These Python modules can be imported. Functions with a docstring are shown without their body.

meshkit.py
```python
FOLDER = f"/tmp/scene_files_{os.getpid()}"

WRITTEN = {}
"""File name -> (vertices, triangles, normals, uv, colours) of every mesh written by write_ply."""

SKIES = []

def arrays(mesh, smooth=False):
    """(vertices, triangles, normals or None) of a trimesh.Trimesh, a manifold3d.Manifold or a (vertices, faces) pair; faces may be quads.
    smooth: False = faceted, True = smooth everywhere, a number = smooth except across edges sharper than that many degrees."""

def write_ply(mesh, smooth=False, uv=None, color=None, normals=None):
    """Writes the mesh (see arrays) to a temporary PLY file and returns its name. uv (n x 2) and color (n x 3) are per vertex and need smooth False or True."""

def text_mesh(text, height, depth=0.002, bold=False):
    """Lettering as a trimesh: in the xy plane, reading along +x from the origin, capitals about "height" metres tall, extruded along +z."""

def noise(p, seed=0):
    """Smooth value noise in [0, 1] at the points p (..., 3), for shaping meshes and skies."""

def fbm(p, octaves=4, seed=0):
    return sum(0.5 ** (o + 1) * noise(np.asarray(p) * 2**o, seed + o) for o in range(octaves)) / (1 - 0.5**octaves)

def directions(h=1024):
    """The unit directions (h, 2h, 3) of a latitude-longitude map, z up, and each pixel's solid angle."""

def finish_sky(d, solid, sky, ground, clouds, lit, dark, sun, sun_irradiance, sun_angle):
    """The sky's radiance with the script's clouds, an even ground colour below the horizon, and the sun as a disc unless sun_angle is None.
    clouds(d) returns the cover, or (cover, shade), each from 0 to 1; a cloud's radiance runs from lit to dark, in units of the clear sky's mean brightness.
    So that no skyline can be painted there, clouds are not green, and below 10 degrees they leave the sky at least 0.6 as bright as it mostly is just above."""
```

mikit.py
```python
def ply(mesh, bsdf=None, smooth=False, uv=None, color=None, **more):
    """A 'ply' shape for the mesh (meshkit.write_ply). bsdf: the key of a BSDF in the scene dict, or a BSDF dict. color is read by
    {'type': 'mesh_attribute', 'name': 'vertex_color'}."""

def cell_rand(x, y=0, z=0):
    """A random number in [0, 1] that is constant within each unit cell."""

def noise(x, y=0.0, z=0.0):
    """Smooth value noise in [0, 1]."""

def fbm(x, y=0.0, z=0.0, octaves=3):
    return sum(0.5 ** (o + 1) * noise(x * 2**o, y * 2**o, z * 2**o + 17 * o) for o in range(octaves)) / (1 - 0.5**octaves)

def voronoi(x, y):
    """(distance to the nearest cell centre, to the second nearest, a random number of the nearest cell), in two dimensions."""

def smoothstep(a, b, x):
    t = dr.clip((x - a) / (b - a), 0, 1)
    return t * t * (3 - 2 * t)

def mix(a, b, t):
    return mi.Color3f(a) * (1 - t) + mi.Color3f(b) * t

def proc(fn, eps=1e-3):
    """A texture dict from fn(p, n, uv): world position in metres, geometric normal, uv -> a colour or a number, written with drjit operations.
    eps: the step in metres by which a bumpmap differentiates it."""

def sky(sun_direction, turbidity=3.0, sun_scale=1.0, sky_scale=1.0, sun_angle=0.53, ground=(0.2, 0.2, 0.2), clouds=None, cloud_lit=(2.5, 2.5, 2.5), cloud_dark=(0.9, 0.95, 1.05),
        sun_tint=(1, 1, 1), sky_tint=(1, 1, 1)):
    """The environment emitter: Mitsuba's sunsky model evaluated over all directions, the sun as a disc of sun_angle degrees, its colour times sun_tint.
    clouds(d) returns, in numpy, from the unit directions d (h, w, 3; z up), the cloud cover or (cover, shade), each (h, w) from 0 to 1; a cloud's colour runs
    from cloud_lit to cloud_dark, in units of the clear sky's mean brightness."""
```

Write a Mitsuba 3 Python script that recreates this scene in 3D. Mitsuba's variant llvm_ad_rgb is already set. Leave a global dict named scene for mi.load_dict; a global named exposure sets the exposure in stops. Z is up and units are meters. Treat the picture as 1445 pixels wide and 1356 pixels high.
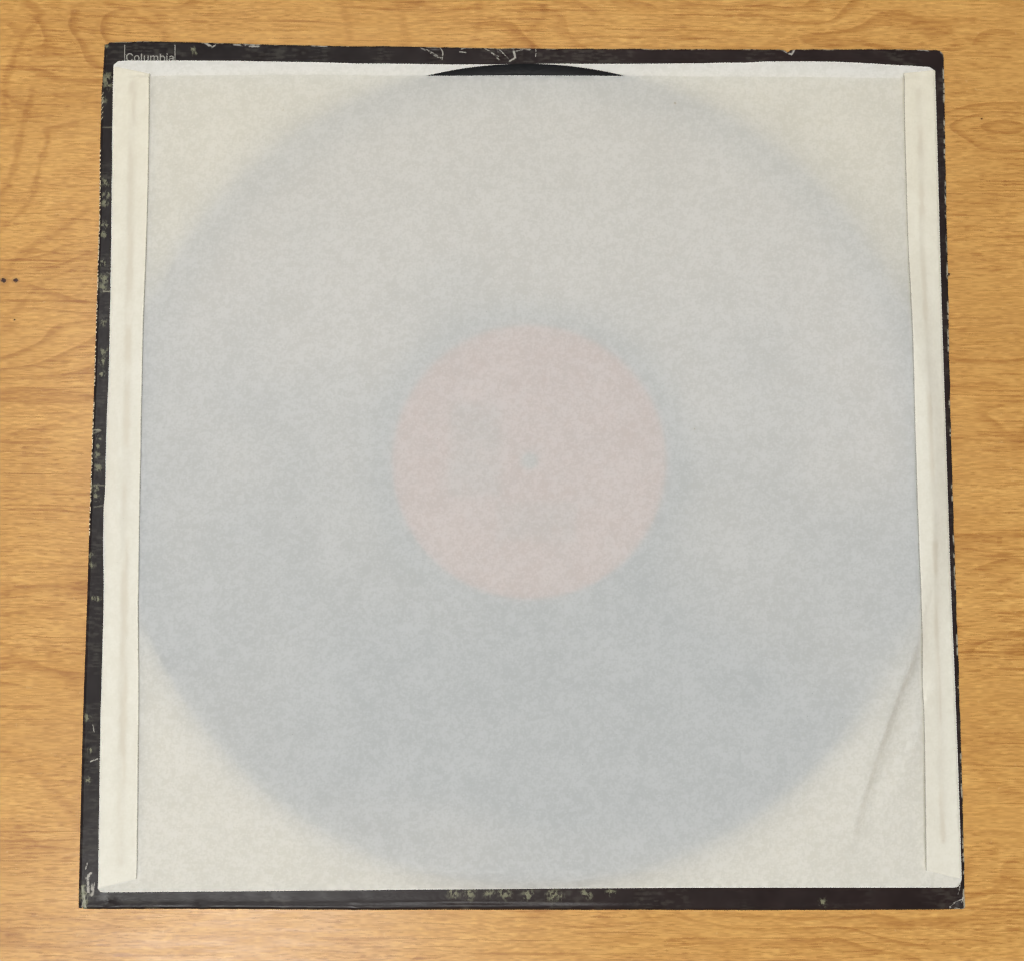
import math
import numpy as np
import drjit as dr
import mitsuba as mi
import scipy.sparse as sp
import scipy.sparse.linalg as spl
import mikit
import meshkit
from mikit import proc, noise, fbm, smoothstep, mix

T = mi.ScalarTransform4f
scene, labels = {}, {}
MM = 1e-3

# ------------------------------------------------------------------ camera
CAM = [-0.00924002, -0.0335402, 0.40391641]
FWD = [0.0109797, 0.06986033, -0.99749636]
UP = [-0.00415793, 0.99755105, 0.06981839]
scene['camera'] = {
    'type': 'thinlens', 'aperture_radius': 0.0010, 'focus_distance': 0.366, 'fov': 49.7016, 'fov_axis': 'x', 'near_clip': 0.01, 'far_clip': 50.0,
    'to_world': T().look_at(origin=CAM, target=[CAM[i] + FWD[i] for i in range(3)], up=UP)}

# ------------------------------------------------------------------ lamps and exposure
exposure = 0.12
scene['room_light'] = {'type': 'constant', 'radiance': {'type': 'rgb', 'value': [0.15, 0.153, 0.150]}}


def lamp(key, at, aim, w, h, rgb, label):
    scene[key] = {'type': 'rectangle', 'to_world': T().look_at(origin=at, target=aim, up=[0, 1, 0.01]).scale([w / 2, h / 2, 1]),
                  'emitter': {'type': 'area', 'radiance': {'type': 'rgb', 'value': rgb}},
                  'bsdf': {'type': 'diffuse', 'reflectance': {'type': 'rgb', 'value': [0.6, 0.6, 0.6]}}}
    labels[key] = {'label': label, 'category': 'ceiling lamp'}


lamp('ceiling_lamp', [-0.52, -0.90, 1.75], [-0.1, -0.1, 0], 0.60, 0.45, [16.4, 16.3, 16.0],
     'white ceiling lamp panel above the table, behind and left of the camera')
lamp('ceiling_lamp_001', [-0.20, 0.28, 1.95], [0, 0, 0], 1.10, 0.60, [8.2, 8.25, 8.1],  # added overhead fill panel for the general light level
     'added white fill light panel, out of view above the table')


# ------------------------------------------------------------------ helpers
def grid(X, Y, Z, flip=False):
    """A sheet from three (n, m) arrays in millimetres; rows run along +y, columns along +x."""
    n, m = X.shape
    v = np.stack([X, Y, Z], -1).reshape(-1, 3) * MM
    i = np.arange(n * m).reshape(n, m)
    a, b, c, d = i[:-1, :-1].ravel(), i[:-1, 1:].ravel(), i[1:, 1:].ravel(), i[1:, :-1].ravel()
    f = np.vstack([np.stack([a, b, c], 1), np.stack([a, c, d], 1)])
    return v, (f[:, ::-1] if flip else f)


def join(*parts):
    v, f, at = [], [], 0
    for a, b in parts:
        v.append(a)
        f.append(b + at)
        at += len(a)
    return np.vstack(v), np.vstack(f)


def nz(x, y, scale, octaves=3, seed=0):
    """Noise about 0, in -1..1, on arrays in millimetres."""
    x, y = np.broadcast_arrays(np.asarray(x, float), np.asarray(y, float))
    return 2 * meshkit.fbm(np.stack([x / scale + 50, y / scale + 50, 0 * x + seed * 7.3], -1), octaves, seed) - 1


def curve(pts, axis):
    """A function of x (axis 0) or y (axis 1) through measured points."""
    p = np.array(sorted(pts, key=lambda q: q[axis]))
    from scipy.interpolate import PchipInterpolator
    g = PchipInterpolator(p[:, axis], p[:, 1 - axis], extrapolate=True)
    lo, hi = p[0, axis], p[-1, axis]
    return lambda q: g(np.clip(q, lo - 3, hi + 3))


def cluster(n, edge=0.03, share=0.22):
    """n numbers from 0 to 1, closer together near both ends."""
    k = int(n * share)
    a = np.linspace(0, edge, k, endpoint=False)
    return np.concatenate([a, np.linspace(edge, 1 - edge, n - 2 * k, endpoint=False), np.sort(1 - a)])


def dseg(x, y, a, b):
    """Distance from (x, y) to the segment a-b, all in millimetres (drjit)."""
    ax, ay = a
    bx, by = b[0] - ax, b[1] - ay
    t = dr.clip(((x - ax) * bx + (y - ay) * by) / (bx * bx + by * by + 1e-9), 0, 1)
    return dr.sqrt(dr.square(x - ax - t * bx) + dr.square(y - ay - t * by))


def put(key, mesh, bsdf, smooth=True, uv=None):
    scene[key] = mikit.ply(mesh, bsdf, smooth=smooth, uv=uv)


# ------------------------------------------------------------------ table top
KNOTS = [(-192.70, 67.90, 1.05), (-188.27, 67.92, 0.95), (-188.28, 53.09, 0.32), (157.56, 72.23, 0.70), (171.61, 131.97, 0.40)]


def wood_field(x, y):
    """Growth-ring field of the veneer (x, y in millimetres): its contours are the figure."""
    left = dr.exp(-dr.square((x + 205) / 75.0)) * dr.exp(-dr.square((y - 120) / 75.0))
    low = dr.exp(-dr.square((x + 205) / 60.0)) * dr.exp(-dr.square((y + 105) / 60.0))
    warp = fbm(x / 95.0 + 3.1, y / 34.0 + 8.2, 0.5, 3)
    fine = noise(x / 16.0, y / 5.0, 4.0)
    return y / 19.0 + 8.5 * warp + 0.35 * fine + 5.0 * left - 3.2 * low + x / 240.0


def wood_grain(x, y):
    yy = y + 2.2 * noise(x / 45.0, y / 18.0, 7.0)
    f1 = noise(x / 5.5 + 0.4 * noise(x / 4, y / 2), yy / 0.7)
    f2 = noise(x / 17.0 + 31, yy / 1.6)
    f3 = noise(x / 2.2 + 9, yy / 0.46)
    return yy, f1, f2, f3


# soft darker growth lines of the veneer that read as shapes of their own: points, width (mm), strength
VEINS = [
    ([(-188.25, 174.46), (-182.25, 169.57), (-185.02, 165.15), (-188.31, 160.73), (-190.78, 155.78), (-194.10, 144.83), (-194.77, 133.94)], 2.4, 0.16),
    ([(-184.42, 139.46), (-186.74, 129.93), (-188.57, 122.06), (-189.79, 111.79), (-192.39, 103.70), (-195.15, 100.18)], 2.2, 0.15),
    ([(-167.70, 127.37), (-178.68, 124.85), (-178.01, 120.52), (-179.93, 115.10), (-182.18, 103.77), (-184.30, 96.77), (-190.11, 90.84), (-195.67, 85.45)], 2.0, 0.15),
    ([(-162.50, 94.24), (-173.23, 86.14), (-182.46, 80.74), (-189.56, 74.83), (-192.38, 66.31)], 2.2, 0.13),
    ([(-164.98, 72.86), (-172.18, 69.62), (-177.86, 67.99), (-188.39, 56.26)], 1.6, 0.10),
    ([(-158.01, 174.74), (-147.24, 169.33), (-135.96, 163.94), (-134.77, 159.01)], 2.0, 0.10),
    ([(-70.22, 176.66), (-67.43, 167.85), (-66.23, 157.96)], 2.6, 0.09),
    ([(-48.87, 176.85), (-46.66, 169.69), (-45.47, 158.14)], 3.0, 0.09),
    ([(-18.39, 177.14), (-17.01, 168.31), (-20.96, 158.35)], 2.4, 0.08),
    ([(5.70, 177.36), (7.05, 170.73), (1.45, 164.33), (2.53, 158.56)], 2.6, 0.10),
    ([(166.50, -110.30), (171.51, -115.33), (179.15, -117.84)], 2.6, 0.08),
    ([(-174.08, -62.88), (-167.39, -73.01), (-160.25, -81.83)], 3.0, 0.10),
    ([(-187.91, -103.24), (-175.07, -109.47), (-158.84, -128.13)], 3.4, 0.08),
]


def wood_color(p, n, uv):
    x, y = p.x * 1000, p.y * 1000
    f = wood_field(x, y)
    t = f - dr.floor(f)
    strength = smoothstep(0.35, 0.75, noise(x / 42.0 + 5, y / 15.0, 2.0))
    line = smoothstep(0.55, 0.90, t) * (1 - smoothstep(0.92, 1.0, t))
    yy, f1, f2, f3 = wood_grain(x, y)
    broad = fbm(x / 110.0 + 2, y / 17.0, 1.0, 3)
    curl = fbm(x / 14.0 + 1.6 * noise(x / 30, y / 14), y / 50.0, 6.0, 2)
    c = mix((0.705, 0.376, 0.106), (0.555, 0.272, 0.070), dr.clip(0.36 + 0.65 * (broad - 0.5) + 0.4 * (curl - 0.5), 0, 1))
    k = 1 + 0.10 * (f1 - 0.5) + 0.06 * (f2 - 0.5) + 0.20 * (f3 - 0.5)
    thin = smoothstep(0.62, 0.86, noise(x / 6.5 + 23, (yy + 0.6 * noise(x / 9, y / 6)) / 0.44)) * (0.35 + 0.65 * smoothstep(0.35, 0.6, noise(x / 40.0, y / 16.0, 21.0)))
    k = k * (1 - 0.16 * thin)
    k = k * (1 - 0.19 * line * strength)
    pore = smoothstep(0.74, 0.90, noise(x / 3.0 + 71, yy / 0.45)) * smoothstep(0.38, 0.60, noise(x / 26.0, y / 9.0, 9.0))
    k = k * (1 - 0.13 * pore)
    streak = smoothstep(0.70, 0.88, noise(x / 30.0 + 14, yy / 0.62)) * smoothstep(0.42, 0.60, noise(x / 60.0, y / 22.0, 3.0))
    k = k * (1 - 0.17 * streak)
    fleck = smoothstep(0.93, 0.985, noise(x / 1.6 + 3, yy / 0.7 + 5))
    k = k * (1 + 0.08 * smoothstep(0.62, 0.85, noise(x / 3.0 + 40, yy / 0.65)) * smoothstep(0.4, 0.6, noise(x / 30.0, y / 14.0, 11.0)))
    for pts, w, st in VEINS:
        d = mi.Float(1e3)
        for a, b in zip(pts[:-1], pts[1:]):
            d = dr.minimum(d, dseg(x, y, a, b))
        d = d + 2.2 * (fbm(x / 5.0, y / 2.5, w, 2) - 0.5)
        k = k * (1 - st * (1 - smoothstep(0.1 * w, 1.0 * w, d)) * (0.6 + 0.8 * f1))
    c = mix(c * mi.Color3f(k, k * dr.sqrt(k), k * k), (0.80, 0.56, 0.27), 0.22 * fleck)
    for kx, ky, r in KNOTS:
        d = dr.sqrt(dr.square((x - kx) / 1.25) + dr.square(y - ky)) + 0.35 * (noise(x / 0.5, y / 0.5) - 0.5)
        c = mix(c, (0.40, 0.19, 0.06), 0.45 * (1 - smoothstep(r * 0.9, r * 1.7, d)))
        c = mix(c, (0.045, 0.014, 0.006), 1 - smoothstep(r * 0.55, r * 0.95, d))
    return c


def wood_bump(p, n, uv):
    x, y = p.x * 1000, p.y * 1000
    yy, f1, f2, f3 = wood_grain(x, y)
    return 0.5 * f1 + 0.3 * f2 + 0.35 * f3 + 0.3 * noise(x / 9.0, y / 3.2)


def wood_rough(p, n, uv):
    x, y = p.x * 1000, p.y * 1000
    return 0.265 + 0.08 * noise(x / 12.0, y / 1.2) + 0.05 * noise(x / 60, y / 40)


scene['varnished_wood'] = {'type': 'bumpmap', 'arbitrary': {'type': 'proc', **{k: v for k, v in proc(wood_bump, 1.2e-4).items() if k != 'type'}}, 'scale': 2.6e-5,
                           'bsdf': {'type': 'principled', 'base_color': proc(wood_color), 'roughness': proc(wood_rough), 'specular': 0.44}}


def slab(x0, x1, y0, y1, z0, z1, r=4.0):
    """A table top with rounded edges, its upper face in one sheet (millimetres)."""
    rings, k = [], 6
    for j in range(k + 1):
        a = math.pi / 2 * j / k
        rings.append((r - r * math.sin(a), z1 - r + r * math.cos(a) if False else z1 - r + r * math.sin(math.pi / 2 - a)))
    ins = [r - r * math.sin(math.pi / 2 * j / k) for j in range(k + 1)]
    zz = [z1 - r + r * math.cos(math.pi / 2 * j / k) for j in range(k + 1)]
    ins, zz = ins + [0.0], zz + [z0]
    v = []
    for i, z in zip(ins, zz):
        v += [(x0 + i, y0 + i, z), (x1 - i, y0 + i, z), (x1 - i, y1 - i, z), (x0 + i, y1 - i, z)]
    f = [(0, 1, 2), (0, 2, 3)]
    for q in range(len(ins) - 1):
        for s in range(4):
            a, b = 4 * q + s, 4 * q + (s + 1) % 4
            f += [(a, a + 4, b + 4), (a, b + 4, b)]
    m = 4 * (len(ins) - 1)
    f += [(m, m + 2, m + 1), (m, m + 3, m + 2)]
    return np.array(v, float) * MM, np.array(f)


tv, tf = slab(-620, 620, -420, 420, -28, 0)
put('tabletop', (tv, tf), 'varnished_wood', smooth=False, uv=tv[:, :2])
labels['tabletop'] = {'label': 'honey coloured varnished wood table top under the record', 'kind': 'structure'}

# ------------------------------------------------------------------ album jacket
ZJ, RS = 3.0, 1.5          # top of the jacket, radius of its spine
j_left = curve([(-157.53, 158.09), (-157.69, 149.90), (-158.08, 137.94), (-158.08, 122.79), (-157.58, 87.93), (-157.61, 40.32), (-157.81, -6.51), (-157.86, -50.05), (-158.03, -87.93), (-157.70, -145.04), (-157.50, -158.04)], 1)
j_right = curve([(156.93, 158.22), (156.99, 149.44), (156.73, 122.18), (156.49, 68.40), (156.25, 20.83), (156.40, -10.46), (156.74, -49.09), (157.07, -87.22), (157.21, -117.36), (157.21, -157.79)], 1)
j_top = curve([(-157.39, 157.56), (-143.45, 158.01), (-119.73, 157.75), (-85.42, 157.15), (-37.83, 156.83), (1.92, 156.55), (41.76, 156.76), (99.00, 157.07), (121.69, 157.37), (157.24, 157.57)], 0)
j_bot = curve([(-157.57, -157.76), (-122.85, -157.76), (-95.32, -157.84), (-60.22, -158.06), (2.63, -158.02), (40.44, -158.07), (90.98, -158.15), (128.98, -158.08), (157.67, -157.91)], 0)
NOTCH = [(98.47, 157.06)]


def ragged(q, seed, amp=0.22):
    return amp * nz(q, 0 * q, 2.2, 3, seed) + 0.10 * nz(q, 0 * q, 14, 2, seed + 1)


s1, t1 = cluster(520), cluster(520)
S, TT = np.meshgrid(s1, t1)
X0, Y0 = -157.2 + 314.4 * S, -157.6 + 315.2 * TT
xl = j_left(Y0) + 0.05 * nz(Y0, 0 * Y0, 6, 2, 3)
xr = j_right(Y0) + ragged(Y0, 11)
yb = j_bot(X0) + 0.6 * ragged(X0, 15)
yt = j_top(X0) + ragged(X0, 19)


def round_corner(d, r):
    """How far a boundary steps back at distance d from its end, for a corner of radius r."""
    q = np.clip(r - d, 0, r)
    return r - np.sqrt(np.maximum(r * r - q * q, 0))


yt = yt - round_corner((1 - S) * 314.4, 2.6) - round_corner(S * 314.4, 1.0)
yb = yb + round_corner((1 - S) * 314.4, 0.8) + round_corner(S * 314.4, 0.7)
yt = yt - 1.1 * np.exp(-((X0 - NOTCH[0][0]) / 1.1) ** 2) * (X0 < NOTCH[0][0] + 0.6)
X = xl + RS + (xr - xl - RS) * S
Y = yb + (yt - yb) * TT
du, dv = S * 314.4, TT * 315.2            # distance from the left and the bottom edge
dR, dT = 314.4 - du, 315.2 - dv


def roll(d, r):
    q = np.clip(r - d, 0, r)
    return r - np.sqrt(np.maximum(r * r - q * q, 0))


Z = ZJ + 0.10 * nz(X, Y, 55, 2, 31) * np.clip(dR / 20, 0, 1) - 0.9 * roll(dT, 1.0) - 1.25 * roll(dv, 1.3) - 0.55 * roll(dR, 0.8) - 0.45 * np.exp(-dR / 14.0)
Z += 0.40 * np.exp(-((dv - 1.7) / 1.1) ** 2) * np.exp(-((X + 18) / 42) ** 2) + 0.12 * np.exp(-((dv - 1.6) / 1.0) ** 2) * (1 + nz(X, 0 * X, 18, 2, 33))
# dents and creases of the worn edges: (x, y, reach, depth)
DENTS = [(-34.61, 155.17, 2.60, 0.30), (-9.74, 154.84, 2.80, 0.34), (-21.92, 155.83, 1.60, 0.15), (152.62, -153.91, 3.60, 0.55), (98.36, 156.33, 2.00, 0.35), (-146.93, -154.89, 2.50, 0.25), (-146.11, -157.33, 1.60, -0.20), (-113.73, -157.09, 2.20, -0.25), (-60.04, -157.34, 2.20, -0.25), (-99.81, 154.61, 2.40, 0.20)]
for dx, dy, r, h in DENTS:
    Z -= h * np.exp(-(((X - dx) ** 2 + (Y - dy) ** 2) / r ** 2)) * (1 + 0.6 * nz(X, Y, 1.6, 2, 37))
top = grid(X, Y, Z)
under = grid(X, Y, np.minimum(Z - 0.55, 2.3), flip=True)


def rim(X, Y, Za, Zb):
    """The narrow band that closes the two faces of a sheet all the way round."""
    idx = [(0, slice(None)), (slice(None), -1), (-1, slice(None, None, -1)), (slice(None, None, -1), 0)]
    xs = np.concatenate([X[i][:-1] for i in idx])
    ys = np.concatenate([Y[i][:-1] for i in idx])
    za = np.concatenate([Za[i][:-1] for i in idx])
    zb = np.concatenate([Zb[i][:-1] for i in idx])
    n = len(xs)
    v = np.concatenate([np.stack([xs, ys, za], 1), np.stack([xs, ys, zb], 1)]) * MM
    i = np.arange(n)
    j = (i + 1) % n
    return v, np.vstack([np.stack([i, i + n, j + n], 1), np.stack([i, j + n, j], 1)])


panel = join(top, under, rim(X, Y, Z, np.minimum(Z - 0.55, 2.3)))
uv_top = np.stack([du, dv], -1).reshape(-1, 2)
idx = [(0, slice(None)), (slice(None), -1), (-1, slice(None, None, -1)), (slice(None, None, -1), 0)]
uv_rim = np.concatenate([np.stack([du[i][:-1], dv[i][:-1]], -1) for i in idx])
uv_panel = np.vstack([uv_top, uv_top, uv_rim, uv_rim])

# worn lines on the black print: (x0, y0) - (x1, y1), width in mm, strength
SCRATCH_A = [(-39.38, 156.22), (-37.79, 155.42), (-37.26, 155.69), (-31.95, 152.47), (-35.66, 154.07), (-32.74, 152.46), (-32.51, 156.83), (-31.17, 154.66), (-31.17, 154.66), (-31.41, 151.93), (-24.30, 155.94), (-22.19, 156.51), (-24.82, 154.71), (-22.71, 154.59), (-15.57, 156.16), (-10.53, 153.20), (-13.98, 155.35), (-9.72, 151.57), (-11.33, 156.47), (-10.27, 154.56), (-10.01, 155.93), (-6.02, 151.60), (-8.42, 156.90), (-4.98, 156.25), (-4.98, 156.52), (-4.17, 152.71), (-4.17, 152.71), (-6.28, 151.33), (-3.91, 155.17), (-1.27, 155.87), (-1.27, 155.87), (1.38, 155.89), (3.50, 156.05), (3.51, 153.32), (156.11, -146.02), (154.39, -153.91), (156.99, -151.45), (155.87, -155.39), (157.18, -153.67), (153.86, -155.14), (153.86, -155.14), (151.53, -156.86), (151.53, -157.11), (156.58, -157.60), (151.54, -156.62), (153.28, -157.85), (95.70, 156.71), (99.40, 154.97), (99.40, 154.97), (100.49, 156.62), (-119.62, 157.43), (-117.48, 155.81), (-116.95, 155.82), (-115.91, 156.51), (-109.07, 156.84), (-104.85, 156.47), (-103.26, 156.21), (-99.84, 156.24), (-105.13, 157.15), (-99.59, 156.92), (-80.07, 156.68), (-74.26, 156.46), (155.72, 156.55), (157.01, 154.64), (147.18, 157.30), (150.92, 156.92), (-154.97, -152.45), (-155.84, -156.35), (-156.05, -149.52), (-154.57, -157.33), (-154.13, -147.07), (-153.72, -152.45), (-152.33, -149.03), (-152.48, -152.45), (-153.20, -145.11), (-154.65, -146.58), (-154.54, -141.68), (-154.99, -143.40), (-154.36, -106.15), (-151.88, -105.16), (-153.99, -93.21), (-153.41, -95.71), (-155.07, -157.33), (-154.07, -157.57), (-151.85, -148.29), (-151.82, -149.52)]
SCRATCH_W = [.22, .20, .16, .18, .22, .20, .25, .18, .16, .14, .16, .20, .40, .32, .14, .28, .16, .14, .16, .13, .12, .18, .20, .35, .40, .45, .25, .35, .30, .32, .25, .30, .28, .22, .28, .45, .60, .55, .25, .2, .18, .28, .2, .4]
SCRATCH = [(SCRATCH_A[2 * i], SCRATCH_A[2 * i + 1], SCRATCH_W[i % len(SCRATCH_W)]) for i in range(len(SCRATCH_A) // 2)]
BARS = [(-154.77, 63.28, 158.00, 412.00, 0.35, 0.80), (-157.13, 12.22, 141.00, 607.00, 0.50, 0.90), (-156.83, 10.93, 142.00, 608.00, 0.30, 0.40), (-155.77, -7.63, 148.00, 685.00, 0.30, 0.35), (-156.82, 124.83, 157.00, 180.30, 0.16, 0.50), (-155.79, -15.59, 146.00, 713.00, 0.20, 0.30), (-153.68, 70.28, 157.00, 388.00, 0.25, 0.30)]
BAR2 = [(-151.66, 63.17), (-154.56, 12.23), (-154.30, 11.98), (-152.19, -7.88), (-153.68, 124.85), (-152.49, -15.07), (-152.10, 69.50)]
WEDGE = [(-155.92, -149.76), (-154.95, -157.08)]
GREEN = [(-156.04, 143.27, 3.20), (-155.44, 140.57, 2.20), (-156.86, 135.15, 1.80), (-155.17, 104.01, 2.40), (-154.78, 99.47, 2.20), (-155.21, 96.27, 1.80), (-155.23, 88.02, 2.20), (-155.38, 84.30, 2.00), (-155.34, 73.97, 2.00), (-154.89, 67.63, 3.00), (-154.82, 65.00, 2.40), (-154.43, 51.85, 1.80), (-153.86, 40.85, 2.20), (-154.02, 37.45, 2.20), (-154.39, 32.76, 1.80), (-154.74, 9.39, 1.30), (-155.16, 6.28, 1.30), (-155.32, 3.18, 1.60), (-154.93, -1.45, 2.00), (-155.74, -8.66, 2.40), (-155.14, -11.74, 2.00), (-156.55, -32.97, 1.60), (-155.93, -36.53, 1.60), (-153.54, -48.71, 1.60), (-155.33, -48.21, 1.20), (-156.08, -90.72, 2.00), (-155.17, -112.60, 1.60), (-154.48, -102.18, 1.40), (-155.47, -152.45, 2.60), (-155.13, -155.38, 2.20), (-154.81, -149.52, 1.80), (-25.04, -151.46, 3.00), (-19.52, -151.95, 3.20), (-12.49, -151.71, 2.60), (-6.97, -151.95, 3.20), (1.32, -152.44, 3.00), (10.11, -152.44, 3.20), (12.63, -152.93, 1.80), (21.42, -151.95, 2.20), (22.93, -152.69, 1.80), (30.73, -151.21, 2.20), (105.81, -155.14, 2.00), (-156.41, 155.75, 1.20), (-156.84, 152.48, 1.00), (-124.30, 154.94, 1.60), (-123.48, 153.31, 1.20)]


def jacket_color(p, n, uv):
    x, y = p.x * 1000, p.y * 1000
    u, v = uv.x, uv.y
    side = smoothstep(-120, 60, x)
    c = mix((0.0175, 0.0128, 0.0128), (0.0235, 0.0145, 0.0138), side)
    f = fbm(x / 1.6, y / 1.6, 2.0, 3)
    g = noise(x / 0.42, y / 0.42, 5.0)
    c = c * (0.80 + 0.5 * fbm(x / 6, y / 6, 3.0, 3))
    # thin handling haze
    c = c + mi.Color3f(0.028, 0.027, 0.021) * smoothstep(0.42, 0.80, 0.5 * f + 0.5 * noise(x / 2.6, y / 0.55, 19.0)) * smoothstep(0.35, 0.65, noise(x / 11, y / 9, 7.0))
    # greenish ring wear
    wear = mi.Float(0)
    for gx, gy, r in GREEN:
        d = (dr.square((x - gx) / r) + dr.square((y - gy) / r))
        wear = dr.maximum(wear, dr.exp(-d * 1.5))
    wear = wear * smoothstep(0.36, 0.66, fbm(x / 0.55 + 4, y / 0.8, 8.0, 3) * (0.55 + 0.6 * wear))
    c = mix(c, (0.275, 0.268, 0.172), dr.clip(wear * 0.8, 0, 1))
    for q, (e, w) in enumerate(zip(BAR2, BARS)):
        d = dseg(x, y, (w[0], w[1]), e) + 0.35 * (f - 0.5)
        c = mix(c, (0.33, 0.31, 0.23), (1 - smoothstep(0.10, 0.42, d)) * [0.8, 0.85, 0.4, 0.4, 0.35, 0.3, 0.3][q])
    for a, b, w in SCRATCH:
        d = dseg(x, y, a, b) + 0.22 * (g - 0.5)
        c = mix(c, (0.46, 0.43, 0.38), (1 - smoothstep(w * 0.4, w * 1.4, d)) * smoothstep(0.15, 0.50, noise(x / 0.9, y / 0.9, 15.0)) * 0.9)
    d = dseg(x, y, WEDGE[0], WEDGE[1]) + 0.9 * (f - 0.5)
    c = mix(c, (0.30, 0.30, 0.20), (1 - smoothstep(0.35, 0.95, d)) * (0.4 + 0.5 * g))
    # cardboard showing at the rubbed edges
    right, top_, low = 314.4 - u, 315.2 - v, v
    e = noise(x / 0.9, y / 0.9, 12.0)
    chip = (1 - smoothstep(0.1, 0.8, top_)) * smoothstep(0.54, 0.72, noise(x / 4.5, 0.3, 1.0)) * smoothstep(0.3, 0.6, e)
    chip = dr.maximum(chip, (1 - smoothstep(0.35, 0.95, right)) * smoothstep(0.44, 0.58, noise(0.5, y / 2.3, 4.0)) * smoothstep(0.28, 0.5, e))
    chip = dr.maximum(chip, (1 - smoothstep(0.0, 0.30, low)) * smoothstep(0.62, 0.80, noise(x / 6.0, 0.7, 2.0)))
    corner = (1 - smoothstep(0.3, 1.8, right + low)) + (1 - smoothstep(0.5, 1.6, u + low)) * 0.6 + (1 - smoothstep(0.4, 3.3, right + top_)) * 0.35 * e
    chip = dr.maximum(chip, dr.clip(corner, 0, 1) * smoothstep(0.25, 0.6, f))
    return mix(c, (0.50, 0.44, 0.34), dr.clip(chip, 0, 1) * 0.9)


def jacket_rough(p, n, uv):
    x, y = p.x * 1000, p.y * 1000
    return 0.24 + 0.16 * fbm(x / 4, y / 4, 1.0, 3)


def jacket_bump(p, n, uv):
    x, y = p.x * 1000, p.y * 1000
    return fbm(x / 3.0, y / 3.0, 1.0, 3) + 0.25 * noise(x / 0.5, y / 0.5)


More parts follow.
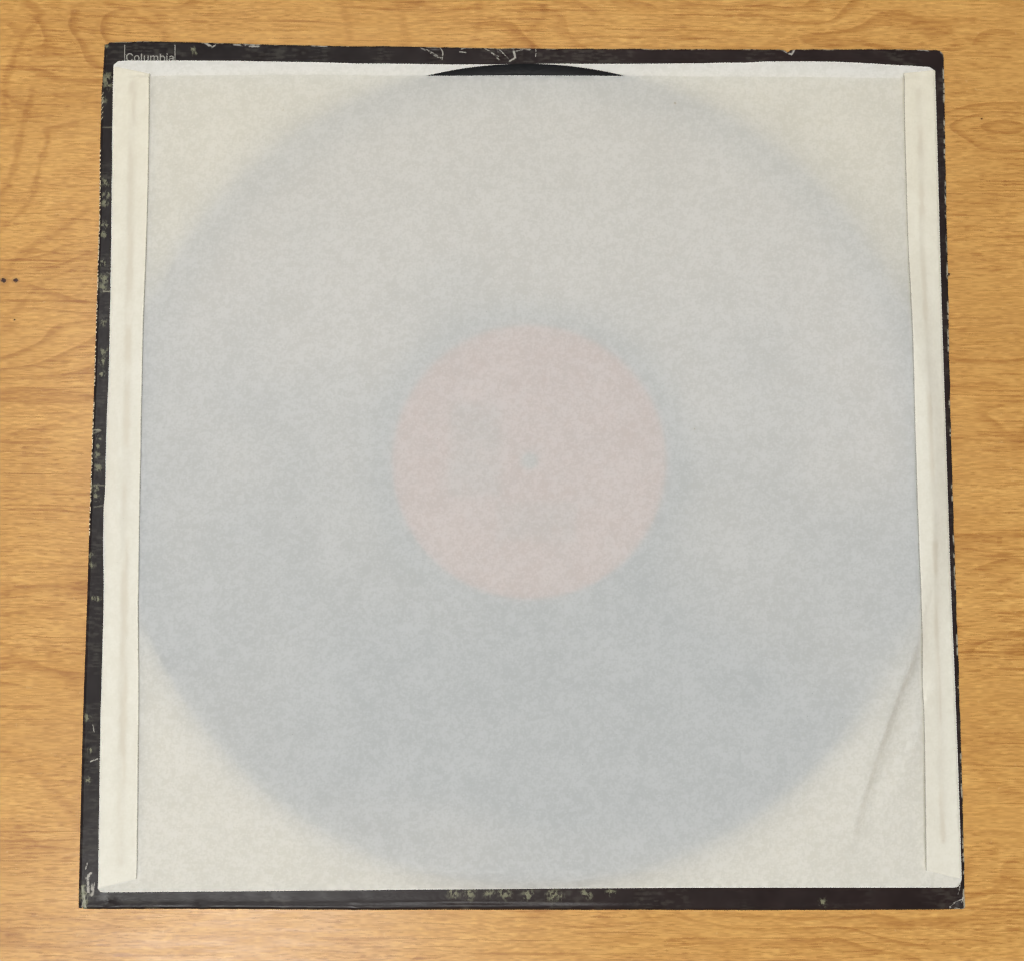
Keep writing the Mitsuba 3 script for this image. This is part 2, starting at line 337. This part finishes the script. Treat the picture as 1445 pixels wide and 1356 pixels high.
scene['black_print'] = {'type': 'twosided', 'nested': {'type': 'bumpmap', 'arbitrary': {**proc(jacket_bump, 2e-4)}, 'scale': 5e-5,
                        'nested': {'type': 'principled', 'base_color': proc(jacket_color), 'roughness': proc(jacket_rough), 'specular': 0.21}}}
scene['cream_ink'] = {'type': 'twosided', 'nested': {'type': 'principled', 'base_color': {'type': 'rgb', 'value': [0.78, 0.66, 0.44]}, 'roughness': 0.6}}
scene['grey_ink'] = {'type': 'twosided', 'nested': {'type': 'principled', 'base_color': {'type': 'rgb', 'value': [0.37, 0.35, 0.31]}, 'roughness': 0.6}}

put('album_jacket__front_panel', panel, 'black_print', uv=uv_panel)
labels['album_jacket'] = {'label': 'black cardboard record album jacket with scuffed edges lying flat on the wood', 'category': 'record jacket'}

# back panel: the lower board of the empty jacket
sb, tb = np.meshgrid(np.linspace(0, 1, 90), np.linspace(0, 1, 90))
xb = j_left(-157.6 + 315.2 * tb) + RS
xe = j_right(-157.6 + 315.2 * tb) - 0.35 + 0.1 * nz(tb * 300, 0 * tb, 3, 2, 41)
ye = j_bot(-157.2 + 314.4 * sb) + 0.25
yf = j_top(-157.2 + 314.4 * sb) - 0.3
XB, YB = xb + (xe - xb) * sb, ye + (yf - ye - round_corner((1 - sb) * 314.4, 2.6)) * tb
ZB0 = 0.20 + 0 * XB
put('album_jacket__back_panel', join(grid(XB, YB, ZB0 + 0.6), grid(XB, YB, ZB0 - 0.1, flip=True), rim(XB, YB, ZB0 + 0.6, ZB0 - 0.1)), 'black_print',
    uv=np.vstack([np.tile(np.stack([sb * 314.4, tb * 315.2], -1).reshape(-1, 2), (2, 1)), np.full((2 * 4 * 89, 2), 150.0)]))

# spine: half-round strip down the left edge
ys = np.linspace(j_bot(-157) + 0.7, j_top(-157) - 1.0, 420)


def spine_point(y, phi, lift=0.0):
    """On the spine's skin: phi = 90 is its top line, 0 its outermost line (degrees)."""
    a = np.radians(phi)
    cx = j_left(y) + RS + 0.05 * nz(y, 0 * y, 6, 2, 3)
    return np.stack([cx - (RS + lift) * np.cos(a), y, ZJ / 2 + 0.02 + (RS - 0.04 + lift) * np.sin(a)], -1)


YS, PH = np.meshgrid(ys, np.linspace(95, -92, 30), indexing='ij')
sp_ = spine_point(YS, PH)
wob = 0.09 * nz(YS, PH * 0.03, 1.6, 3, 45) * np.clip((60 - PH) / 40, 0, 1)
vs, fs = grid(sp_[..., 0] + wob, sp_[..., 1], sp_[..., 2], flip=False)
put('album_jacket__spine', (vs, fs), 'black_print', uv=np.stack([6 + 0 * YS, YS + 157.6], -1).reshape(-1, 2))


def spine_text(key, text, y_top, y_bot, cap=2.05, phi_mid=21.0):
    """Lettering that runs down the spine, bent round its curve, the tops of the letters towards the front."""
    m = meshkit.text_mesh(text, 1.0, 0.02, bold=True)
    m = m.subdivide_to_size(0.12)
    v = np.array(m.vertices)
    keep = v[:, 2]
    a, b = v[:, 0].min(), v[:, 0].max()
    y = y_top + (v[:, 0] - a) / (b - a) * (y_bot - y_top)
    arc = (v[:, 1] - 0.5) * cap
    q = spine_point(y, phi_mid + np.degrees(arc / RS), 0.07 + keep)
    put(key, (q * MM, np.array(m.faces)), 'cream_ink', smooth=False)


SP = [(-157.28, 116.49), (-157.02, 28.39), (-157.36, 22.40), (-157.20, -25.82)]
spine_text('album_jacket__spine__lettering', 'MAHAVISHNU ORCHESTRA WITH JOHN McLAUGHLIN', SP[0][1], SP[1][1])
labels['album_jacket__spine__lettering'] = {'label': 'cream artist name printed along the spine'}
spine_text('album_jacket__spine__lettering_001', 'THE INNER MOUNTING FLAME', SP[2][1], SP[3][1])
labels['album_jacket__spine__lettering_001'] = {'label': 'cream album title printed along the spine'}
STR = [(-156.99, 137.39), (-156.95, 135.77), (-156.89, 133.88), (-156.84, 131.99), (-156.78, 130.11), (-156.73, 128.22)]
for k, (sx, sy) in enumerate(STR):
    a = np.linspace(0, 1, 9)
    rows = []
    for off in (-0.16, 0.16):
        rows.append(spine_point(sy + off - 0.95 + 1.6 * a, 20 + 62 * a, 0.05))
    r0 = np.stack(rows)
    v, f = grid(r0[..., 0], r0[..., 1], r0[..., 2], flip=True)
    put('album_jacket__spine__stripe' + ('' if k == 0 else f'_{k:03d}'), (v, f), 'cream_ink', smooth=False)

# imprint in the upper left corner
IM = [(-148.86, 153.05), (-131.26, 150.07), (-149.58, 157.39), (-149.28, 146.53), (-130.92, 157.55), (-130.65, 146.69)]
m = meshkit.text_mesh('Columbia', 1.0, 0.01)
v = np.array(m.vertices)
sx = (IM[1][0] - IM[0][0]) / (v[:, 0].max() - v[:, 0].min())
cap = (IM[0][1] - IM[1][1])
q = np.stack([IM[0][0] + (v[:, 0] - v[:, 0].min()) * sx, IM[1][1] + v[:, 1] * cap, ZJ + 0.13 + v[:, 2] * 0.5], 1)
put('album_jacket__front_panel__lettering', (q * MM, np.array(m.faces)), 'grey_ink', smooth=False)
labels['album_jacket__front_panel__lettering'] = {'label': 'small grey label imprint half hidden by the paper sleeve'}
for k in (0, 1):
    (xa, ya), (xb_, yb_) = IM[2 + 2 * k], IM[3 + 2 * k]
    yy = np.linspace(yb_, ya - 1.1, 30)
    xx = xa + (xb_ - xa) * (ya - yy) / (ya - yb_)
    G = np.stack([xx - 0.13, xx + 0.13], 1)
    v, f = grid(G, np.stack([yy, yy], 1), 0 * G + ZJ + 0.14)
    put('album_jacket__front_panel__printed_line' + ('' if k == 0 else '_001'), (v, f), 'grey_ink', smooth=False)

# ------------------------------------------------------------------ paper sleeve and record: shapes
ZB, ZF = 3.35, 3.62                 # back sheet, front sheet at its folds
DC, DR = (0.9, 0.75), 148.7          # centre and radius of the record
Z_TOUCH = 5.35                      # front sheet where it lies on the record
p_left = curve([(-153.17, 148.53), (-153.37, 146.36), (-152.49, 92.70), (-151.84, 34.79), (-152.04, 14.01), (-151.88, -9.18), (-152.22, -16.88), (-151.26, -49.96), (-151.19, -87.66), (-150.40, -146.96), (-150.38, -151.11)], 1)
p_right = curve([(153.12, 149.50), (153.29, 121.77), (153.45, 68.13), (153.84, 10.24), (154.39, -43.95), (155.12, -87.09), (155.68, -146.40), (155.67, -149.85)], 1)
p_bot = curve([(-150.37, -151.48), (-122.48, -151.30), (-35.05, -150.54), (65.43, -149.91), (152.30, -149.85), (155.59, -149.85)], 0)
b_top = curve([(-153.47, 149.75), (-146.92, 150.21), (-129.86, 150.27), (-90.43, 150.29), (-48.26, 149.70), (-27.15, 149.74), (-4.70, 150.07), (15.14, 150.37), (41.63, 150.46), (68.16, 150.88), (92.07, 151.44), (110.69, 151.73), (126.65, 151.46), (150.88, 150.41), (153.27, 150.27)], 0)
f_top = curve([(-152.88, 143.80), (-116.28, 144.16), (-82.22, 144.36), (-37.58, 144.28), (-0.74, 144.78), (36.17, 144.90), (67.87, 144.97), (107.58, 145.31), (140.47, 145.58), (152.70, 145.82)], 0)
FLAP_L = curve([(-139.58, 145.03), (-138.95, 105.84), (-138.77, 79.30), (-138.58, 39.93), (-138.29, -6.62), (-137.82, -49.89), (-137.14, -87.53), (-136.61, -144.29), (-136.67, -146.73)], 1)
FLAP_R = curve([(140.53, 147.40), (140.61, 107.89), (140.66, 67.85), (141.10, 10.10), (141.59, -49.07), (142.28, -87.01), (142.31, -119.48), (142.26, -143.72)], 1)


def tiny(q, seed, amp=0.10):
    return amp * nz(q, 0 * q, 3.0, 3, seed)


def sheet(n, top_curve, inset=0.0, corner=1.3, seed=0):
    s, t = np.meshgrid(np.linspace(0, 1, n), np.linspace(0, 1, n))
    x0, y0 = -152 + 306 * s, -150 + 299 * t
    xa, xb = p_left(y0) + inset + tiny(y0, seed + 1) + 0.22 * nz(y0, 0 * y0, 9, 2, seed + 5), p_right(y0) - inset + tiny(y0, seed + 2, 0.04)
    ya, yb = p_bot(x0) + inset, top_curve(x0) + tiny(x0, seed + 3, 0.06)
    ya = ya + round_corner((1 - s) * 306, corner * 2.2) + round_corner(s * 306, corner)
    return s, t, xa + (xb - xa) * s, ya + (yb - ya) * t


def membrane(X, Y, n):
    """Height of the taut front sheet: lifted by the record, folded down at left, right and bottom, free at its top."""
    N = n * n
    idx = np.arange(N).reshape(n, n)
    fix = np.full((n, n), np.nan)
    rr = np.hypot(X - DC[0], Y - DC[1])
    fix[rr < DR] = Z_TOUCH
    fix[:, 0] = fix[:, -1] = ZF
    fix[0, :] = ZF
    rows, cols, val, rhs = [], [], [], np.zeros(N)
    f = fix.ravel()
    known = ~np.isnan(f)
    k = idx.ravel()[known]
    rows.append(k), cols.append(k), val.append(np.ones(len(k)))
    rhs[k] = f[known]
    I, J = np.nonzero(np.isnan(fix))
    k = idx[I, J]
    rows.append(k), cols.append(k), val.append(np.full(len(k), 4.0))
    for di, dj in ((1, 0), (-1, 0), (0, 1), (0, -1)):
        a = np.where(I + di > n - 1, I - 1, I + di)
        rows.append(k), cols.append(idx[a, J + dj]), val.append(np.full(len(k), -1.0))
    A = sp.csr_matrix((np.concatenate(val), (np.concatenate(rows), np.concatenate(cols))), shape=(N, N))
    return spl.spsolve(A.tocsc(), rhs).reshape(n, n)


NF = 300
s, t, XF, YF = sheet(NF, f_top, 0.12, 1.2, 60)
HF = membrane(XF, YF, NF)
from scipy.ndimage import gaussian_filter
HF = gaussian_filter(HF, 1.0, mode='nearest')
inner = np.clip(np.minimum.reduce([s * 306, (1 - s) * 306, t * 299]) / 7.0, 0, 1)
rr = np.hypot(XF - DC[0], YF - DC[1])
ang = np.arctan2(YF - DC[1], XF - DC[0])
HF += inner * (0.10 * nz(XF, YF, 38, 3, 71) + 0.12 + 0.035 * nz(XF, YF, 9, 2, 72))
# loose paper over the upper part of the record, and gentle waves outside it
HF += 0.35 * np.exp(-((XF + 50) / 90) ** 2 - ((YF - 60) / 70) ** 2) * inner
outside = np.clip((rr - DR) / 10, 0, 1) * inner
HF += 1.7 * np.exp(-((rr - DR + 2) / 12.0) ** 2) * inner * np.clip((1 - t) * 299 / 22, 0, 1) * (0.75 + 0.5 * nz(XF, YF, 60, 1, 77))
HF += outside * 0.16 * nz(XF * 1.0, YF * 1.0, 14, 2, 75)


def ridge(pts, left, right, height):
    """A soft crease along a polyline: signed reach to its left and right (mm), height at each point."""
    global HF
    p = np.array(pts)[:, :2]
    h = np.array(height, float)
    best = np.full(XF.shape, 1e9)
    add = np.zeros(XF.shape)
    for i in range(len(p) - 1):
        a, b = p[i], p[i + 1]
        d = b - a
        L = np.hypot(*d)
        q = ((XF - a[0]) * d[0] + (YF - a[1]) * d[1]) / L ** 2
        qc = np.clip(q, 0, 1)
        dx, dy = XF - a[0] - qc * d[0], YF - a[1] - qc * d[1]
        dist = np.hypot(dx, dy)
        side = d[0] * dy - d[1] * dx
        w = np.where(side < 0, left, right)
        now = (h[i] + (h[i + 1] - h[i]) * qc) * np.exp(-(dist / w) ** 1.3)
        add = np.where(dist < best, now, add)
        best = np.minimum(best, dist)
    HF += add * np.clip(inner * 2, 0, 1)


HF = np.where(rr < DR + 0.9, np.maximum(HF, Z_TOUCH), HF)
ridge([(141.79, -56.67), (138.20, -68.07), (131.50, -83.21), (125.56, -99.50), (120.71, -114.45), (117.18, -126.85), (114.67, -140.42)], 9.0, 2.4, [.6, 2.4, 3.0, 2.8, 2.3, 1.5, .2])
ridge([(132.52, -83.20), (122.77, -99.50), (112.28, -118.18), (103.10, -137.96)], 9.0, 9.0, [.2, .7, .6, .1])
ridge([(142.02, -87.01), (139.50, -97.04), (135.44, -108.29), (129.37, -119.49), (123.04, -131.88)], 2.2, 6.0, [.8, 1.2, 1.1, .7, .05])
ridge([(-134.57, -108.63), (-123.10, -116.78), (-110.35, -127.11), (-97.67, -135.95), (-80.00, -146.72)], 6.0, 9.0, [.25, .32, .3, .25, .1])
ridge([(-48.13, 143.64), (-37.58, 141.02), (-24.42, 139.50), (-11.26, 140.70), (4.54, 144.08)], 3.0, 4.0, [0, .16, .2, .14, 0])

# ------------------------------------------------------------------ paper
PAPER_SPOTS = [(-89.77, 130.81, 0.30), (55.05, 134.41, 0.50), (61.44, 13.27, 0.35), (-135.77, 143.90, 0.22), (-134.21, 143.91, 0.28)]


def cloud(x, y):
    """Cloudy formation of thin paper: flocks of fibre a few millimetres wide, and a finer grain."""
    a, b = 0.83 * x + 0.56 * y, -0.56 * x + 0.83 * y
    return (0.11 * noise(x / 3.4, y / 3.2, 1.0) + 0.19 * noise(a / 1.55, b / 1.45, 2.0) + 0.28 * noise(x / 0.9 + 7, y / 0.85, 3.0)
            + 0.34 * noise(a / 0.58, b / 0.56, 4.0) + 0.08 * noise(a / 12.0, b / 11.0, 5.0))


def paper_color(p, n, uv):
    x, y = p.x * 1000, p.y * 1000
    k = cloud(x, y)
    c = mix((0.828, 0.857, 0.861), (0.952, 0.972, 0.972), smoothstep(0.30, 0.70, k))
    c = c * mix((1, 1, 1), (1.0, 0.985, 0.950), smoothstep(20, 140, y))
    fib = smoothstep(0.83, 0.95, noise(x / 0.5 + 0.6 * noise(x / 2, y / 2), y / 1.4, 4.0)) * noise(x / 4, y / 4, 8.0)
    c = c * (1 - 0.030 * fib)
    speck = smoothstep(0.962, 0.99, noise(x / 0.8 + 11, y / 0.8, 2.0))
    c = c * (1 - 0.10 * speck)
    for a, b, r in PAPER_SPOTS:
        d = dr.sqrt(dr.square(x - a) + dr.square(y - b))
        c = mix(c, (0.50, 0.38, 0.22), (1 - smoothstep(r * 0.3, r * 1.1, d)) * 0.75)
    return c


def paper_through(p, n, uv):
    x, y = p.x * 1000, p.y * 1000
    return 0.405 - 0.13 * (cloud(x, y) - 0.5)


scene['thin_paper'] = {'type': 'blendbsdf', 'weight': proc(paper_through),
                       'reflecting': {'type': 'principledthin', 'base_color': proc(paper_color), 'roughness': 0.75, 'diff_trans': 0.0, 'eta': 1.25},
                       'letting_through': {'type': 'principledthin', 'base_color': {'type': 'rgb', 'value': [0.975, 0.885, 0.70]}, 'roughness': 0.75, 'diff_trans': 2.0, 'eta': 1.25}}


def heavy_color(p, n, uv):
    x, y = p.x * 1000, p.y * 1000
    k = cloud(x, y) * 0.8 + 0.2 * fbm(x / 9, y / 5, 1.0, 2)
    return mix((0.90, 0.875, 0.80), (0.975, 0.95, 0.885), smoothstep(0.3, 0.65, k))


scene['back_paper'] = {'type': 'principledthin', 'base_color': proc(heavy_color), 'roughness': 0.75, 'diff_trans': 0.34, 'eta': 1.25}
GLUE_L = [(-145.75, 140.84, 0.00), (-145.32, 105.94, 1.00), (-144.16, 39.97, 1.00), (-143.51, -11.74, 1.00), (-143.09, -49.92, 1.00), (-142.80, -87.59, 1.00), (-142.77, -124.77, 1.00), (-142.82, -140.73, 1.00)]
GLUE_R = [(146.11, 140.54, 1.00), (146.60, 126.97, 1.00), (146.53, 94.65, 1.00), (146.46, 67.98, 1.00), (146.52, 36.30, 1.00), (147.27, -10.57, 1.00), (148.14, -61.78, 1.00), (148.52, -99.60, 1.00), (149.00, -133.20, 1.00)]


def flap_color(p, n, uv):
    x, y = p.x * 1000, p.y * 1000
    k = 0.6 * fbm(x / 4, y / 7, 3.0, 4) + 0.4 * smoothstep(0.3, 0.7, cloud(x, y))
    c = mix((0.855, 0.812, 0.690), (0.930, 0.895, 0.785), k)
    warm = smoothstep(20, 150, y)
    c = mix(c, c * mi.Color3f(0.995, 0.965, 0.90), warm * 0.8)
    wig = 0.9 * (fbm(x / 9, y / 3.5, 6.0, 3) - 0.5)
    for line, wd, st in ((GLUE_L, 1.3, 0.40), (GLUE_R, 1.0, 0.42)):
        d = mi.Float(1e3)
        for a, b in zip(line[:-1], line[1:]):
            d = dr.minimum(d, dseg(x, y, a[:2], b[:2]))
        m = (1 - smoothstep(wd * 0.25, wd * 1.7, d + wig)) * (0.35 + 0.9 * smoothstep(0.3, 0.7, noise(x / 3, y / 11.0, 2.0)))
        c = mix(c, (0.74, 0.655, 0.52), dr.clip(m * st, 0, 1))
        halo = (1 - smoothstep(0.5, 4.0, d)) * noise(x / 2.0, y / 9.0, 14.0)
        c = c * (1 - 0.05 * halo)
    speck = smoothstep(0.965, 0.99, noise(x / 0.6 + 7, y / 0.6, 2.0))
    # shade of the gap at the free edge, painted as a dark line
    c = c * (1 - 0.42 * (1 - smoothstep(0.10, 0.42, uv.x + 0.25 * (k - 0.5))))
    return c * (1 - 0.10 * speck)


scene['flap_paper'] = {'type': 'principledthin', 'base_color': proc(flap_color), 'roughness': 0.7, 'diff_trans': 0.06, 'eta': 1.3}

# back sheet, a little taller than the front, wavy along its open edge
s2, t2, XK, YK = sheet(220, b_top, 0.0, 1.2, 80)
ZK = ZB + 0.05 * nz(XK, YK, 30, 2, 82)
near_top = np.exp(-((b_top(XK) - YK) / 9.0) ** 2)
ZK += near_top * (0.30 + 0.45 * nz(XK, 0 * YK, 22, 2, 83)) * np.clip(1 - np.exp(-((XK - 0) / 45) ** 2), 0, 1) * np.clip((136 - np.abs(XK)) / 12, 0, 1)
ZK += near_top * 0.5 * np.exp(-((XK - 95) / 16) ** 2) * (1 - 2 * np.exp(-((XK - 80) / 6) ** 2))
XK[-1] -= 2.0 * s2[-1] ** 30
XK[-1] += 1.4 * (1 - s2[-1]) ** 40
vk, fk = grid(XK, YK, ZK)
put('paper_sleeve__back_sheet', (vk, fk), 'back_paper', uv=vk[:, :2])
vf, ff = grid(XF, YF, HF)
put('paper_sleeve__front_sheet', (vf, ff), 'thin_paper', uv=vf[:, :2])
labels['paper_sleeve'] = {'label': 'cream translucent paper inner sleeve on the black jacket, showing the disc inside', 'category': 'record sleeve'}
labels['paper_sleeve__front_sheet'] = {'label': 'thin translucent front sheet with mottled fibre clouds'}
labels['paper_sleeve__back_sheet'] = {'label': 'taller back sheet showing as a strip along the open top'}

from scipy.interpolate import RegularGridInterpolator
front_heights = RegularGridInterpolator((t[:, 0], s[0]), HF, bounds_error=False, fill_value=ZF)


def h_front(x, y):
    """Height of the front sheet at (x, y)."""
    v_ = (y - p_bot(x)) / (f_top(x) - p_bot(x))
    u_ = (x - p_left(y)) / (p_right(y) - p_left(y))
    return front_heights(np.stack([v_, u_], -1))


def flap(key, outer, inner_c, y_low, y_high, slant_low, slant_high, lift, label):
    """A side flap folded over the front sheet: outer fold curve, inner free edge, slanted ends."""
    na, nb = 34, 420
    a, b = np.meshgrid(np.linspace(0, 1, na), np.linspace(0, 1, nb))
    a = a ** 0.8 * 1.0
    y = (y_low + slant_low * a) + ((y_high + slant_high * a) - (y_low + slant_low * a)) * b
    xo, xi = outer(y) , inner_c(y) + tiny(y, 95, 0.05)
    x = xo + (xi - xo) * a
    z = h_front(x, y)
    w = np.abs(x - xo)
    z = np.maximum(z, ZF) + 0.34 + lift(y) * a ** 2 + 0.04 * nz(x, y, 10, 2, 97)
    z -= 0.55 * np.exp(-(w / 0.45) ** 2)
    v, f = grid(x, y, z, flip=outer(0) > inner_c(0))
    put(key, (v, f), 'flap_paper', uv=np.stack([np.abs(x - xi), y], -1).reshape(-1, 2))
    labels[key] = {'label': label}


FL = [(-153.24, 147.76), (-139.54, 144.90), (-150.23, -149.99), (-136.77, -146.57), (152.91, 149.00), (140.76, 146.99), (155.46, -146.75), (142.39, -143.31)]
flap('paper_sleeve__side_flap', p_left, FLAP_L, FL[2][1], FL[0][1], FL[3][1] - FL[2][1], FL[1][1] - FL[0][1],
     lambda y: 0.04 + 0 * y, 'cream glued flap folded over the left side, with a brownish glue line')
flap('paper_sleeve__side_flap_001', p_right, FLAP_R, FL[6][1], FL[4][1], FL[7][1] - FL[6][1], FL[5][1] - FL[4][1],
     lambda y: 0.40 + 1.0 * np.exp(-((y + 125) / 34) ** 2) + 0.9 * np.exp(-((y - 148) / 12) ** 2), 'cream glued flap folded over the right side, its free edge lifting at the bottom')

# ------------------------------------------------------------------ vinyl record
prof_r = np.array([3.1, 30, 49.9, 50.3, 52, 60, 100, 140, 144.2, 145.2, 147.6, 148.7, DR, DR, 148.6, 3.1])
prof_z = np.array([1.50, 1.52, 1.52, 1.50, 1.40, 1.36, 1.34, 1.34, 1.36, 1.44, 1.56, 1.52, 1.20, 0.45, 0.12, 0.10])
ZR = 3.55
prof_r, prof_z = np.append(prof_r, prof_r[0]), np.append(prof_z, prof_z[0])
th = np.linspace(0, 2 * np.pi, 361)
PR, TH = np.meshgrid(prof_r, th, indexing='ij')
PZ = np.repeat(prof_z[:, None], len(th), 1)
v, f = grid(DC[0] + PR * np.cos(TH), DC[1] + PR * np.sin(TH), ZR + PZ, flip=True)


def vinyl_color(p, n, uv):
    x, y = p.x * 1000 - DC[0], p.y * 1000 - DC[1]
    r = dr.sqrt(x * x + y * y)
    def patch(q, rx, ry):
        return dr.exp(-dr.square((p.x * 1000 - q[0]) / rx) - dr.square((p.y * 1000 - q[1]) / ry))
    pale = 0.46 + 0.54 * smoothstep(-40, 110, p.y * 1000) - 0.10 * smoothstep(20, -120, p.y * 1000)  # how pale the disc is: more towards the top, less in soft patches
    pale = pale - 0.75 * patch((52.93, -99.54), 66, 34) - 0.50 * patch((-25.44, -83.46), 85, 40) - 0.28 * patch((-8.34, 66.72), 45, 24) + 0.35 * patch((-20.06, -136.68), 40, 14)
    pale = pale + 0.55 * (fbm(x / 42, y / 45, 2.0, 3) - 0.5)
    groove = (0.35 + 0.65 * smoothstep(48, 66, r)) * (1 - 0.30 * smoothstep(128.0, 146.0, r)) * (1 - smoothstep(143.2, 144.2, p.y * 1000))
    return mix((0.006, 0.006, 0.007), (0.70, 0.66, 0.70), groove * dr.clip(pale, 0, 0.82) * 0.92)


def vinyl_rough(p, n, uv):
    return 0.22


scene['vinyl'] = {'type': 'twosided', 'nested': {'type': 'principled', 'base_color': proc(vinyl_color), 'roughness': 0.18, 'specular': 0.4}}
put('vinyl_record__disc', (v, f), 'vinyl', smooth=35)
labels['vinyl_record'] = {'label': 'black vinyl disc inside the paper sleeve, its rim peeking out at the top', 'category': 'record'}


def label_color(p, n, uv):
    x, y = p.x * 1000 - DC[0], p.y * 1000 - DC[1]
    c = mi.Color3f(0.49, 0.215, 0.09) * (0.92 + 0.16 * fbm(x / 5, y / 5, 1.0, 3))
    # rows of small print, too soft through the paper to read
    row = smoothstep(0.30, 0.42, dr.abs(y / 2.6 - dr.floor(y / 2.6) - 0.5) * -1 + 0.75)
    word = smoothstep(0.36, 0.46, noise(x / 1.6, dr.floor(y / 2.6) * 3.7, 5.0))
    block = smoothstep(-30, -27, x) * (1 - smoothstep(-11, -8, x)) * smoothstep(-13, -11, y) * (1 - smoothstep(20, 23, y))
    block = dr.maximum(block, smoothstep(-12, -10, x) * (1 - smoothstep(16, 19, x)) * smoothstep(-29, -27, y) * (1 - smoothstep(-15, -13, y)) * 0.7)
    return mix(c, (0.13, 0.15, 0.075), (0.5 + 0.5 * row * word) * block * 0.34)


scene['label_paper'] = {'type': 'twosided', 'nested': {'type': 'principled', 'base_color': proc(label_color), 'roughness': 0.5}}
lr = np.array([3.0, 10, 30, 49.2, 49.6])
LR, LT = np.meshgrid(lr, th, indexing='ij')
LZ = np.repeat((ZR + np.array([1.66, 1.68, 1.68, 1.68, 1.54]))[:, None], len(th), 1)
v, f = grid(DC[0] + 0.5 + LR * np.cos(LT), DC[1] + 0.7 + LR * np.sin(LT), LZ, flip=True)
put('vinyl_record__label', (v, f), 'label_paper', smooth=True)
labels['vinyl_record__label'] = {'label': 'round red centre label glowing pink through the paper'}
